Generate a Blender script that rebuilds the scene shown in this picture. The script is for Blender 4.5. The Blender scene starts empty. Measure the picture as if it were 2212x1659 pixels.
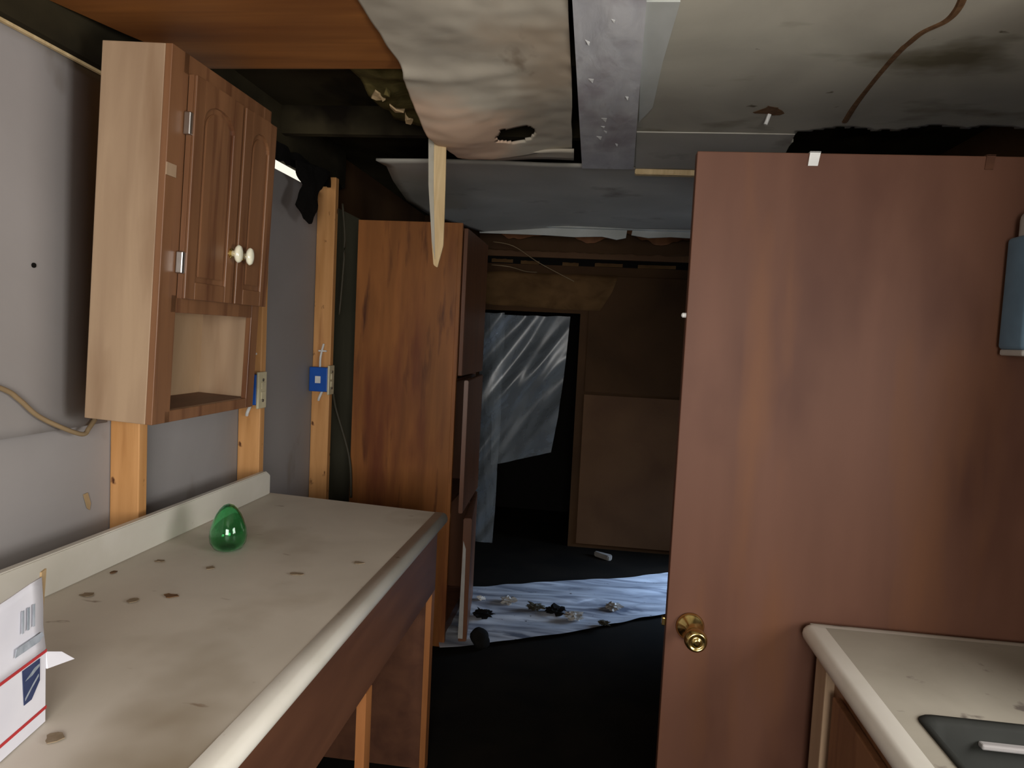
import bpy, bmesh, math, random
from mathutils import Vector, Matrix, noise
random.seed(7)
S = bpy.context.scene
COL = S.collection
PI = math.pi

# ------------------------------------------------------------------ camera
EYE = 1.55
FPX, CX, CY = 1530.0, 1106.0, 829.5
def _frame():
    y = Vector((1298 - CX, 736 - CY, FPX)).normalized()
    h = Vector((1, .05, 0))
    d = y.cross(h).normalized()
    if d.y < 0: d = -d
    x = d.cross(y)
    if x.x < 0: x = -x
    return x, y, -d
AX, AY, AZ = _frame()          # world axes in camera coords (x right, y down, z forward)
def to_world(v): return Vector((AX.dot(v), AY.dot(v), AZ.dot(v)))
cd = bpy.data.cameras.new('camera'); cam = bpy.data.objects.new('camera', cd); COL.objects.link(cam)
r, u, b = to_world(Vector((1, 0, 0))), to_world(Vector((0, -1, 0))), to_world(Vector((0, 0, -1)))
m = Matrix((r, u, b)).transposed().to_4x4(); m.translation = (0, 0, EYE)
cam.matrix_world = m
cd.sensor_width = 36; cd.lens = FPX / 2212 * 36; cd.clip_start = .05
S.camera = cam
def P(px, py, x=None, y=None, z=None):
    """where a sight line meets one real plane of the room (a wall, the floor, the ceiling)"""
    d = to_world(Vector((px - CX, py - CY, FPX)))
    t = x / d.x if x is not None else y / d.y if y is not None else (z - EYE) / d.z
    return Vector((d.x * t, d.y * t, d.z * t + EYE))

# ------------------------------------------------------------------ world, lights, exposure
w = bpy.data.worlds.new('world'); S.world = w; w.use_nodes = True
w.node_tree.nodes['Background'].inputs[0].default_value = (1, .93, .78, 1)
w.node_tree.nodes['Background'].inputs[1].default_value = 1.0
S.view_settings.view_transform = 'Standard'; S.view_settings.look = 'None'
S.view_settings.exposure = 0.14; S.view_settings.gamma = 1; S.view_settings.use_curve_mapping = False
S.cycles.max_bounces = 8; S.cycles.use_denoising = True
def area(name, loc, target, sx, sy, power, col, spread=180):
    l = bpy.data.lights.new(name, 'AREA'); l.shape = 'RECTANGLE'; l.size = sx; l.size_y = sy
    l.energy = power; l.color = col; l.spread = math.radians(spread)
    o = bpy.data.objects.new(name, l); COL.objects.link(o); o.location = loc
    o.rotation_euler = (Vector(target) - Vector(loc)).to_track_quat('-Z', 'Y').to_euler()
    return o
# daylight through the window behind the viewer
area('window_daylight', (.35, -1.52, 1.50), (.25, 3, 1.20), 1.25, .95, 72, (1, .965, .92))
# daylight through the window over the sink, in the right wall
area('sink_window_daylight', (1.42, .70, 1.42), (-1.0, .75, .85), .78, .58, 20, (1, .975, .95))
# daylight through the low opening at the right end of the far room
area('back_daylight', (1.44, 4.60, .55), (.45, 4.40, 0), .80, .55, 7.5, (.50, .70, 1), 75)
# weak daylight through the side opening in the far room
area('back_window_daylight', (1.50, 3.9, 1.35), (-.3, 4.4, 1.7), .48, .48, 1.1, (.66, .80, 1), 120)

# ------------------------------------------------------------------ mesh helpers
def box(bm, x0, x1, y0, y1, z0, z1, bev=0, seg=2):
    b2 = bmesh.new()
    vs = [b2.verts.new((x, y, z)) for x in (x0, x1) for y in (y0, y1) for z in (z0, z1)]
    for f in ((0, 1, 3, 2), (4, 6, 7, 5), (0, 4, 5, 1), (2, 3, 7, 6), (0, 2, 6, 4), (1, 5, 7, 3)):
        b2.faces.new([vs[i] for i in f])
    bmesh.ops.recalc_face_normals(b2, faces=b2.faces)
    if bev: bmesh.ops.bevel(b2, geom=list(b2.edges), offset=bev, segments=seg, affect='EDGES', profile=.5)
    me = bpy.data.meshes.new('t'); b2.to_mesh(me); b2.free(); bm.from_mesh(me); bpy.data.meshes.remove(me)
    return bm
def BX(*a, **k): return box(bmesh.new(), *a, **k)
def prism(bm, pts, vec, bev=0):
    """extrude a polygon (3D points) along vec"""
    b2 = bmesh.new(); vec = Vector(vec)
    a = [b2.verts.new(p) for p in pts]; c = [b2.verts.new(Vector(p) + vec) for p in pts]
    b2.faces.new(a); b2.faces.new(c[::-1]); n = len(pts)
    for i in range(n): b2.faces.new((a[i], c[i], c[(i + 1) % n], a[(i + 1) % n]))
    bmesh.ops.recalc_face_normals(b2, faces=b2.faces)
    if bev: bmesh.ops.bevel(b2, geom=list(b2.edges), offset=bev, segments=2, affect='EDGES')
    me = bpy.data.meshes.new('t'); b2.to_mesh(me); b2.free(); bm.from_mesh(me); bpy.data.meshes.remove(me)
    return bm
def resample(pts, n):
    pts = [Vector(p) for p in pts]; L = [0]
    for a, c in zip(pts, pts[1:]): L.append(L[-1] + (c - a).length)
    out = []
    for i in range(n):
        s = L[-1] * i / (n - 1); k = 0
        while k < len(pts) - 2 and L[k + 1] < s: k += 1
        t = (s - L[k]) / max(1e-9, L[k + 1] - L[k]); out.append(pts[k].lerp(pts[k + 1], min(1, t)))
    return out
def ruled(bm, A, B, nu, nv, fn=None, hole=None):
    A = resample(A, nv); B = resample(B, nv)
    g = []
    for j in range(nv):
        row = []
        for i in range(nu):
            p = A[j].lerp(B[j], i / (nu - 1))
            if fn: p = p + Vector(fn(p, i / (nu - 1), j / (nv - 1)))
            row.append(bm.verts.new(p))
        g.append(row)
    for j in range(nv - 1):
        for i in range(nu - 1):
            c = (g[j][i].co + g[j + 1][i + 1].co) / 2
            if hole and hole(c): continue
            bm.faces.new((g[j][i], g[j][i + 1], g[j + 1][i + 1], g[j + 1][i]))
    for v in [v for v in bm.verts if not v.link_faces]: bm.verts.remove(v)
    bmesh.ops.recalc_face_normals(bm, faces=bm.faces)
    return bm
def tube(bm, pts, rad, n=8, smooth=6):
    if smooth and len(pts) > 2:
        P_ = [Vector(p) for p in pts]; Q = [P_[0]]
        ext = [P_[0]] + P_ + [P_[-1]]
        for i in range(1, len(ext) - 2):
            a, b_, c, d = ext[i - 1:i + 3]
            for k in range(1, smooth + 1):
                t = k / smooth
                Q.append(.5 * ((2 * b_) + (c - a) * t + (2 * a - 5 * b_ + 4 * c - d) * t * t + (3 * b_ - a - 3 * c + d) * t ** 3))
        pts = Q
    pts = [Vector(p) for p in pts]; rings = []
    for i, p in enumerate(pts):
        t = (pts[min(i + 1, len(pts) - 1)] - pts[max(i - 1, 0)]).normalized()
        q = t.to_track_quat('Z', 'Y'); rr = rad[i] if isinstance(rad, list) else rad
        rings.append([bm.verts.new(p + q @ Vector((rr * math.cos(2 * PI * k / n), rr * math.sin(2 * PI * k / n), 0))) for k in range(n)])
    for a, c in zip(rings, rings[1:]):
        for k in range(n): bm.faces.new((a[k], a[(k + 1) % n], c[(k + 1) % n], c[k]))
    bm.faces.new(rings[0][::-1]); bm.faces.new(rings[-1])
    bmesh.ops.recalc_face_normals(bm, faces=bm.faces)
    return bm
def lathe(bm, prof, origin, axis=(0, 0, 1), n=32, zs=1):
    q = Vector(axis).to_track_quat('Z', 'Y'); o = Vector(origin); rings = []
    for (rr, h) in prof:
        rings.append([bm.verts.new(o + q @ Vector((max(rr, 1e-4) * math.cos(2 * PI * k / n), max(rr, 1e-4) * math.sin(2 * PI * k / n), h))) for k in range(n)])
    for a, c in zip(rings, rings[1:]):
        for k in range(n): bm.faces.new((a[k], a[(k + 1) % n], c[(k + 1) % n], c[k]))
    bm.faces.new(rings[0][::-1]); bm.faces.new(rings[-1])
    if zs != 1:
        for v in bm.verts: v.co.z = o.z + (v.co.z - o.z) * zs
    bmesh.ops.recalc_face_normals(bm, faces=bm.faces)
    return bm

# ------------------------------------------------------------------ materials
def mat(name): 
    m = bpy.data.materials.new(name); m.use_nodes = True
    return m, m.node_tree.nodes, m.node_tree.links, m.node_tree.nodes['Principled BSDF']
def rgb(r, g, b_):
    f = lambda c: (c / 255 / 12.92) if c / 255 <= .04045 else ((c / 255 + .055) / 1.055) ** 2.4
    return (f(r), f(g), f(b_), 1)
def surf(name, c1, c2, scale=(3, 3, 3), rough=.6, detail=6, spots=None, bump=.1, metal=0, lo=.35, hi=.65, spec=.4, distort=.4, patch=None):
    """two-tone procedural surface, optional dark spots/stains: spots = (colour, scale vector, lo, hi)"""
    m, N, L, P_ = mat(name)
    tc = N.new('ShaderNodeTexCoord'); mp = N.new('ShaderNodeMapping'); mp.inputs['Scale'].default_value = scale
    L.new(tc.outputs['Object'], mp.inputs[0])
    n1 = N.new('ShaderNodeTexNoise'); n1.inputs['Scale'].default_value = 1; n1.inputs['Detail'].default_value = detail; n1.inputs['Distortion'].default_value = distort
    L.new(mp.outputs[0], n1.inputs['Vector'])
    rp = N.new('ShaderNodeValToRGB'); rp.color_ramp.elements[0].position = lo; rp.color_ramp.elements[1].position = hi
    rp.color_ramp.elements[0].color = c1; rp.color_ramp.elements[1].color = c2
    L.new(n1.outputs[0], rp.inputs[0]); out = rp.outputs[0]
    def layer(out, col, sc, lo_, hi_, w_off):
        mp2 = N.new('ShaderNodeMapping'); mp2.inputs['Scale'].default_value = sc; mp2.inputs['Location'].default_value = (w_off, w_off * .7, w_off * 1.3)
        L.new(tc.outputs['Object'], mp2.inputs[0])
        n2 = N.new('ShaderNodeTexNoise'); n2.inputs['Scale'].default_value = 1; n2.inputs['Detail'].default_value = 4
        L.new(mp2.outputs[0], n2.inputs['Vector'])
        mr = N.new('ShaderNodeMapRange'); mr.inputs[1].default_value = lo_; mr.inputs[2].default_value = hi_
        L.new(n2.outputs[0], mr.inputs[0])
        mx = N.new('ShaderNodeMix'); mx.data_type = 'RGBA'; L.new(mr.outputs[0], mx.inputs[0]); L.new(out, mx.inputs[6]); mx.inputs[7].default_value = col
        return mx.outputs[2]
    for i, s in enumerate(spots or []): out = layer(out, *s, 3.1 + 5 * i)
    if patch:                                   # one stain with a shape of its own: (colour, centre, radii)
        mp3 = N.new('ShaderNodeMapping'); mp3.vector_type = 'TEXTURE'; mp3.inputs['Location'].default_value = patch[1]; mp3.inputs['Scale'].default_value = patch[2]
        L.new(tc.outputs['Object'], mp3.inputs[0])
        ln = N.new('ShaderNodeVectorMath'); ln.operation = 'LENGTH'; L.new(mp3.outputs[0], ln.inputs[0])
        ad = N.new('ShaderNodeMath'); ad.operation = 'MULTIPLY_ADD'; L.new(n1.outputs[0], ad.inputs[0]); ad.inputs[1].default_value = 1.6; L.new(ln.outputs[1], ad.inputs[2])
        mr3 = N.new('ShaderNodeMapRange'); mr3.inputs[1].default_value = 2.0; mr3.inputs[2].default_value = 1.5; L.new(ad.outputs[0], mr3.inputs[0])
        mx3 = N.new('ShaderNodeMix'); mx3.data_type = 'RGBA'; L.new(mr3.outputs[0], mx3.inputs[0]); L.new(out, mx3.inputs[6]); mx3.inputs[7].default_value = patch[0]; out = mx3.outputs[2]
    L.new(out, P_.inputs['Base Color'])
    P_.inputs['Roughness'].default_value = rough; P_.inputs['Metallic'].default_value = metal; P_.inputs['Specular IOR Level'].default_value = spec
    if bump:
        bp = N.new('ShaderNodeBump'); bp.inputs['Strength'].default_value = bump; bp.inputs['Distance'].default_value = .01
        L.new(n1.outputs[0], bp.inputs['Height']); L.new(bp.outputs[0], P_.inputs['Normal'])
    return m
def plain(name, c, rough=.5, metal=0, spec=.4): return surf(name, c, tuple(x * .85 for x in c[:3]) + (1,), (14, 14, 14), rough, metal=metal, spec=spec, bump=.03)

M = {}
M['floor'] = surf('dark_floor', rgb(17, 15, 12), rgb(26, 22, 17), (4, 4, 4), .9, spec=.08)
M['roof'] = surf('dark_roof_paper', rgb(38, 34, 24), rgb(64, 57, 40), (2.5, 2, 3), .9, spec=.1, spots=[(rgb(25, 20, 14), (3, 1.5, 3), .5, .62)])
M['sheath'] = surf('grey_sheathing', rgb(150, 146, 144), rgb(164, 160, 159), (1.5, 1.2, 1.2), .7, spec=.2, bump=.05, spots=[(rgb(122, 112, 98), (5, 4, 2.2), .66, .8)])
M['ceil'] = surf('aged_ceiling_panel', rgb(162, 157, 144), rgb(184, 179, 164), (2.5, 2.5, 2.5), .75, spec=.2, bump=.1, spots=[(rgb(112, 104, 84), (3, 5, 3), .58, .75), (rgb(96, 88, 72), (16, 16, 16), .70, .76)])
M['ceilgrey'] = surf('grey_ceiling_panel', rgb(168, 164, 154), rgb(184, 180, 170), (2, 2, 2), .75, spec=.2, bump=.08, spots=[(rgb(138, 130, 120), (4, 4, 4), .6, .75)])
M['torn'] = surf('water_stained_panel', rgb(168, 160, 146), rgb(196, 187, 170), (3, 3.5, 3), .8, spec=.2, bump=.25, patch=(rgb(222, 190, 164), (-.20, .28, 0), (.22, .42, 1)), spots=[(rgb(176, 160, 140), (2.6, 2.2, 2), .54, .7), (rgb(122, 106, 88), (6, 3, 5), .66, .76)])
M['batten'] = surf('flaking_white_paint', rgb(190, 190, 194), rgb(212, 212, 214), (14, 5, 14), .45, spec=.5, bump=.6, spots=[(rgb(150, 142, 148), (12, 6, 9), .62, .76), (rgb(166, 158, 164), (5, 3, 5), .55, .72)])
M['woodceil'] = surf('orange_wood_panelling', rgb(126, 78, 38), rgb(150, 96, 48), (1.4, 22, 8), .5, spec=.35, bump=.08, spots=[(rgb(112, 66, 32), (1, 7, 3), .5, .7)])
M['stud'] = surf('pine_stud', rgb(196, 142, 86), rgb(214, 160, 104), (24, 24, 2.2), .55, spec=.3, bump=.05, spots=[(rgb(160, 106, 62), (14, 14, 1.3), .56, .7), (rgb(84, 46, 26), (22, 22, 12), .66, .72)])
M['cabside'] = surf('tan_cabinet_side', rgb(160, 134, 108), rgb(176, 150, 122), (16, 16, 2.0), .5, spec=.35, bump=.03, spots=[(rgb(142, 114, 88), (9, 9, 1.5), .55, .72)])
M['cabfront'] = surf('oak_cabinet_front', rgb(112, 76, 50), rgb(132, 92, 62), (20, 20, 1.8), .38, spec=.5, bump=.05, spots=[(rgb(94, 58, 38), (26, 26, 1.6), .55, .72)])
M['cabin'] = surf('cabinet_interior', rgb(176, 148, 116), rgb(190, 162, 130), (8, 8, 3), .6, spec=.2)
M['pantry'] = surf('knotty_wood_side', rgb(134, 84, 42), rgb(164, 104, 54), (13, 13, 1.3), .42, spec=.35, bump=.05, spots=[(rgb(84, 46, 26), (20, 20, 2.6), .58, .72), (rgb(112, 60, 34), (8, 8, 1.2), .5, .7)])
M['pantryfront'] = surf('brown_wood_door', rgb(88, 54, 34), rgb(106, 66, 42), (16, 16, 1.5), .4, spec=.4, bump=.05)
M['door'] = surf('reddish_brown_door', rgb(90, 59, 45), rgb(108, 73, 57), (5, 5, .9), .55, spec=.25, bump=.02, lo=.3, hi=.7, detail=4, spots=[(rgb(80, 49, 37), (3.5, 3.5, 1.4), .5, .7), (rgb(110, 72, 48), (6, 6, 1), .58, .75)])
M['apron'] = surf('dark_base_wood', rgb(82, 52, 38), rgb(98, 64, 46), (14, 2, 14), .5, spec=.3, bump=.05)
M['post'] = surf('orange_wood_stile', rgb(140, 88, 48), rgb(160, 104, 60), (20, 20, 2), .5, spec=.3)
M['laminate'] = surf('worn_beige_laminate', rgb(192, 184, 170), rgb(206, 198, 184), (3, 3, 3), .5, spec=.4, bump=.03, spots=[(rgb(146, 132, 110), (2, 2, 2), .56, .78), (rgb(122, 100, 78), (11, 26, 11), .69, .78)])
M['nose'] = surf('white_laminate_edge', rgb(206, 202, 190), rgb(216, 212, 202), (6, 6, 6), .3, spec=.5, bump=.02, spots=[(rgb(150, 140, 120), (18, 18, 18), .7, .76)])
M['lam2'] = surf('speckled_grey_laminate', rgb(158, 152, 138), rgb(172, 166, 152), (5, 5, 5), .5, spec=.4, bump=.02, spots=[(rgb(112, 104, 96), (16, 16, 16), .66, .74)])
M['carton'] = surf('white_carton', rgb(222, 222, 232), rgb(232, 232, 240), (6, 6, 6), .7, spec=.2, bump=.03)
M['cream'] = plain('cream_plastic', rgb(214, 204, 170), .4)
M['red'] = plain('red_ink', rgb(190, 60, 62), .7, spec=.2)
M['navy'] = surf('navy_ink', rgb(44, 56, 92), rgb(62, 72, 108), (20, 20, 30), .7, spec=.2, bump=0)
M['greyink'] = surf('grey_ink', rgb(140, 150, 160), rgb(175, 182, 192), (30, 60, 30), .7, spec=.2, bump=0)
M['manila'] = plain('brown_card', rgb(176, 150, 112), .8)
M['white'] = plain('white_plastic', rgb(225, 225, 222), .4)
M['blue'] = plain('blue_plastic', rgb(22, 84, 176), .45)
M['paleblue'] = plain('pale_blue_plastic', rgb(96, 124, 144), .5)
M['palegrey'] = plain('pale_grey_plastic', rgb(168, 164, 158), .5)
M['brass'] = plain('polished_brass', rgb(226, 200, 130), .22, 1)
M['steel'] = plain('bright_metal', rgb(190, 188, 184), .3, 1)
M['sinksteel'] = plain('dull_stainless', rgb(46, 47, 44), .7, 0, .12)
M['porcelain'] = plain('cream_porcelain', rgb(250, 246, 220), .12, 0, .9)
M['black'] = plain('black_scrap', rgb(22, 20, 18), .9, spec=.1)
M['wire'] = plain('beige_cable', rgb(150, 128, 96), .6)
M['darkwire'] = plain('dark_cable', rgb(62, 58, 44), .6)
M['lath'] = surf('pale_splintered_lath', rgb(198, 172, 128), rgb(222, 198, 154), (40, 40, 5), .6, spec=.3)
M['backwood'] = surf('dark_brown_panel', rgb(66, 46, 28), rgb(82, 58, 36), (2, 2, 2), .75, spec=.15, bump=.05)
M['backwood2'] = surf('brown_lower_panel', rgb(94, 68, 48), rgb(110, 82, 58), (2.5, 2.5, 2.5), .75, spec=.15, bump=.05)
M['paper'] = surf('torn_brown_paper', rgb(88, 64, 38), rgb(112, 84, 52), (6, 6, 10), .85, spec=.15, bump=.3)
M['beam'] = surf('pale_trim_board', rgb(176, 178, 172), rgb(192, 194, 190), (6, 3, 6), .6, spec=.3, bump=.1)
M['insul'] = surf('yellow_green_insulation', rgb(74, 66, 36), rgb(96, 86, 50), (20, 20, 20), .95, spec=.1, bump=.6)
M['chip'] = surf('brown_leaf_scrap', rgb(92, 66, 44), rgb(118, 88, 60), (60, 60, 60), .8, spec=.2)
M['smear'] = surf('faded_brown_smear', rgb(128, 112, 90), rgb(142, 126, 104), (60, 60, 60), .8, spec=.2)
M['greenwall'] = surf('green_grey_panel', rgb(104, 102, 84), rgb(122, 118, 98), (3, 3, 1), .8, spec=.15)
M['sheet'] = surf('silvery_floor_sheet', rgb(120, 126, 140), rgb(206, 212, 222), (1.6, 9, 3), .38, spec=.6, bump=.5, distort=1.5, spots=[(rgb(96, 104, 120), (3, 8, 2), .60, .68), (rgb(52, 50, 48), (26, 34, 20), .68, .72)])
def glass(name, col, rough=.05):
    m, N, L, p = mat(name); n = N.new('ShaderNodeTexNoise'); n.inputs['Scale'].default_value = 30
    mx = N.new('ShaderNodeMix'); mx.data_type = 'RGBA'; L.new(n.outputs[0], mx.inputs[0]); mx.inputs[6].default_value = col; mx.inputs[7].default_value = tuple(c * .8 for c in col[:3]) + (1,)
    L.new(mx.outputs[2], p.inputs['Base Color']); p.inputs['Transmission Weight'].default_value = 1; p.inputs['Roughness'].default_value = rough; p.inputs['IOR'].default_value = 1.4
    return m
M['greenglass'] = glass('green_glass', rgb(165, 245, 195))
def film(name, alpha, col, rough=.18):
    m, N, L, p = mat(name); n = N.new('ShaderNodeTexNoise'); n.inputs['Scale'].default_value = 4; n.inputs['Detail'].default_value = 3
    mr = N.new('ShaderNodeMapRange'); mr.inputs[3].default_value = alpha * .5; mr.inputs[4].default_value = alpha * 1.5; L.new(n.outputs[0], mr.inputs[0])
    L.new(mr.outputs[0], p.inputs['Alpha']); p.inputs['Base Color'].default_value = col; p.inputs['Roughness'].default_value = rough; p.inputs['Specular IOR Level'].default_value = 1
    return m
M['film'] = film('cloudy_plastic_film', .46, rgb(150, 160, 168), .30)

# ------------------------------------------------------------------ objects
ORG = {}
def thing(name, label, cat, origin=(0, 0, 0), group=None, kind=None):
    o = bpy.data.objects.new(name, None); COL.objects.link(o); o.location = origin; o.empty_display_size = .1
    ORG[o.name] = Vector(origin)
    if label: o['label'] = label
    if cat: o['category'] = cat
    if group: o['group'] = group
    if kind: o['kind'] = kind
    return o
def obj(name, bm, m, parent=None, origin=None, smooth=False, label=None, cat=None, group=None, kind=None, solid=0, off=-1, sub=0):
    """one mesh object; vertices given in world coordinates"""
    og = ORG[parent.name] if parent else Vector(origin or (0, 0, 0))
    bmesh.ops.translate(bm, verts=bm.verts, vec=-og)
    me = bpy.data.meshes.new(name); bm.to_mesh(me); bm.free(); me.materials.append(M[m])
    if smooth:
        for p in me.polygons: p.use_smooth = True
    o = bpy.data.objects.new(name, me); COL.objects.link(o)
    ORG[o.name] = og
    if parent: o.parent = parent
    else: o.location = og
    if label: o['label'] = label
    if cat: o['category'] = cat
    if group: o['group'] = group
    if kind: o['kind'] = kind
    if solid:
        sm = o.modifiers.new('solid', 'SOLIDIFY'); sm.thickness = solid; sm.offset = off
    if sub:
        ss = o.modifiers.new('sub', 'SUBSURF'); ss.levels = ss.render_levels = sub
    return o
def struct(name, bm, m, parent=None, label=None, **k):
    return obj(name, bm, m, parent, kind=None if parent else 'structure', label=label, **k)

# ------------------------------------------------------------------ the room shell
XL, XR, YR, YB, ZC = -1.36, 1.40, -1.45, 5.25, 2.27
struct('floor', BX(-2.0, 2.0, YR - .1, 6.6, -.08, 0), 'floor', label='dark dirty floor of the gutted trailer')
wl = struct('wall_left', BX(XL - .05, XL, YR, 3.46, 0, 2.185), 'sheath', label='plain grey outer sheathing behind the bare studs')
bm = bmesh.new(); box(bm, XL - .05, XL + .05, YR, 2.0, 2.187, 2.42); box(bm, XL - .05, XL + .05, 2.0, 3.46, 2.245, 2.42)
struct('trim_1', bm, 'roof', label='dark eave strip above the grey left wall')
struct('wall_left_far', BX(XL - .05, XL, 3.46, 6.3, 0, 2.42), 'backwood', label='dark wall of the far room, left side')
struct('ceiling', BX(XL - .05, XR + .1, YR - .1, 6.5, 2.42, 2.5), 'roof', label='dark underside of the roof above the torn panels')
# right wall with two openings in the far room
bm = bmesh.new()
box(bm, XR, XR + .08, YR, .28, 0, 2.42); box(bm, XR, XR + .08, 1.12, 3.65, 0, 2.42); box(bm, XR, XR + .08, .28, 1.12, 0, 1.10); box(bm, XR, XR + .08, .28, 1.12, 1.74, 2.42); box(bm, XR, XR + .08, 3.65, 4.15, 0, 1.1); box(bm, XR, XR + .08, 3.65, 4.15, 1.6, 2.42)
box(bm, XR, XR + .08, 4.15, 5.02, 1.0, 2.42); box(bm, XR, XR + .08, 4.15, 5.02, 0, .24); box(bm, XR, XR + .08, 5.02, 6.3, 0, 2.42)
struct('wall_right', bm, 'backwood', label='brown wall on the right')
# rear wall behind the camera, with its window
bm = bmesh.new()
box(bm, XL, -.30, YR - .08, YR, 0, 2.42); box(bm, 1.0, XR, YR - .08, YR, 0, 2.42); box(bm, -.30, 1.0, YR - .08, YR, 0, 1.0); box(bm, -.30, 1.0, YR - .08, YR, 2.0, 2.42)
struct('wall_rear', bm, 'sheath', label='grey wall behind the viewer')
bm = bmesh.new()
for a in ((-.30, -.27, 1.0, 2.0), (.97, 1.0, 1.0, 2.0), (-.27, .97, 1.0, 1.03), (-.27, .97, 1.97, 2.0)): box(bm, a[0], a[1], YR - .06, YR + .01, a[2], a[3])
struct('window_1', bm, 'white', label='window frame behind the viewer')
bm = bmesh.new()
for a in ((4.15, 4.18, .24, 1.0), (4.99, 5.02, .24, 1.0), (4.18, 4.99, .24, .27), (4.18, 4.99, .97, 1.0)): box(bm, XR + .01, XR + .07, a[0], a[1], a[2], a[3])
struct('window_3', bm, 'backwood', label='frame of the low opening in the right wall')
bm = bmesh.new()
for a in ((.28, .32, 1.10, 1.74), (1.08, 1.12, 1.10, 1.74), (.32, 1.08, 1.10, 1.13), (.32, 1.08, 1.71, 1.74)): box(bm, XR - .01, XR + .015, a[0], a[1], a[2], a[3])
struct('window_2', bm, 'white', label='white frame of the window over the sink')
struct('light_blocker_stub', BX(.52, XR, -.55, -.25, 0, 2.26), 'backwood', label='added unseen partition beside the viewer, darkening the right of the door')  # added out of view to block rear window light from the door
struct('light_blocker_pier', BX(1.06, XR, 1.22, 1.60, .95, 2.26), 'backwood', label='added unseen block on the right wall, keeping sink window light off the door')  # added out of view so the door darkens towards its right
# ceiling sheets in front
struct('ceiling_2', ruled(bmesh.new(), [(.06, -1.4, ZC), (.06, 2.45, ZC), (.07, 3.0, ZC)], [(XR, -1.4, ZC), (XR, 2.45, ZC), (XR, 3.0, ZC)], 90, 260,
       lambda p, s, t: (0, 0, .006 * noise.noise(p * 2.2)), lambda c: c.x > .60 + .05 * noise.noise(c * 7) and c.y > 2.47 - .10 * (c.x - .6) + .05 * noise.noise(c * 9) + .02 * noise.noise(c * 30)), 'ceil', solid=.01, off=1, smooth=True, label='stained off-white ceiling panel on the right')  # far right corner cut out: dark cavity stands in for shade behind the door

# ------------------------------------------------------------------ ceiling things
z = ZC
t = thing('ceiling_batten', 'pale wide batten board with flaking paint running along the ceiling between two panels', 'batten', (-.03, 0, z - .012))
bm = bmesh.new()
prism(bm, [(-.105, -1.4, z - .014), (-.10, 1.5, z - .014), (-.118, 2.99, z - .014), (.092, 2.99, z - .014), (.052, 1.5, z - .014), (.03, -1.4, z - .014)], (0, 0, .013))
obj('board', bm, 'batten', t)
bm = bmesh.new()
for i in range(9):
    y_ = random.uniform(1.55, 2.9); x_ = random.uniform(-.09, .06); s_ = random.uniform(.004, .009)
    prism(bm, [(x_ - s_, y_ - s_ * random.uniform(1, 4), z - .0145), (x_ + s_, y_ - s_, z - .0145), (x_ + s_ * .6, y_ + s_ * random.uniform(1, 3), z - .015 - random.uniform(.001, .005))], (0, 0, .001))
obj('paint_flakes', bm, 'white', t, label='curled white flakes of peeling paint', kind='stuff')
bm = bmesh.new()
prism(bm, [P(1390, 0, z=z), P(1470, 0, z=z), P(1432, 130, z=z), P(1410, 230, z=z), P(1380, 262, z=z)], (0, 0, -.004))
obj('ceiling_tape', bm, 'beam', None, (.1, 2, z - .004), label='whitish seam tape beside the batten on the right ceiling panel', cat='seam tape')
# front-right lower strip and its light batten
bm = bmesh.new(); prism(bm, [(.08, 2.50, z - .001), (.60, 2.50, z - .001), (.66, 3.0, z - .001), (.10, 3.0, z - .001)], (0, 0, -.004))
obj('ceiling_strip', bm, 'ceilgrey', None, (.5, 2.7, z), label='duller grey ceiling strip above the top left of the open door', cat='ceiling panel')
bm = bmesh.new(); prism(bm, [(.10, 3.03, z), (.66, 3.04, z), (.66, 3.08, z), (.10, 3.07, z)], (0, 0, -.022), .003)
obj('ceiling_molding', bm, 'lath', None, (.6, 3.06, z - .01), label='thin pale wood moulding across the ceiling left of the door top', cat='moulding')
# crack in right panel
bm = bmesh.new()
cr = [P(2085, -20, z=z), P(2070, 15, z=z), P(2045, 42, z=z), P(1995, 66, z=z), P(1962, 92, z=z), P(1952, 100, z=z), P(1925, 128, z=z), P(1888, 172, z=z), P(1850, 222, z=z), P(1825, 262, z=z)]
tube(bm, [p + Vector((0, 0, -.004)) for p in cr], [.009] * 55, 6)
for v in bm.verts: v.co.z = z + (v.co.z - z) * .5
obj('ceiling_crack', bm, 'chip', None, cr[5], label='rusty brown crack running across the right ceiling panel', cat='crack')
# rust stain
bm = bmesh.new(); c = P(1664, 238, z=z)
prism(bm, [c + Vector((.035 * (1 + .5 * math.sin(3 * a)) * math.cos(a), .05 * (1 + .4 * math.sin(2 * a + 1)) * math.sin(a), -.002)) for a in [i * PI / 9 for i in range(18)]], (0, 0, .001))
t = thing('rust_stain', 'small rust-brown stain with a white drip above the open door', 'stain', c)
obj('stain', bm, 'chip', t); obj('drip', tube(bmesh.new(), [c + Vector((.005, .03, -.002)), c + Vector((0, .035, -.02)), c + Vector((-.004, .036, -.032))], .006), 'white', t, label='white drip')
# orange wood panel
bm = bmesh.new()
prism(bm, [(-1.33, 1.47, z), (-1.25, 1.72, z), (-1.16, 1.955, z), (-.58, 1.95, z), (-.50, 1.90, z), (-.50, -1.4, z), (-1.33, -1.4, z)], (0, 0, .012))
obj('ceiling_plywood', bm, 'woodceil', None, (-.9, 1.5, z), label='orange-brown wood grain panel on the ceiling above the wall cabinet', cat='panel')
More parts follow.
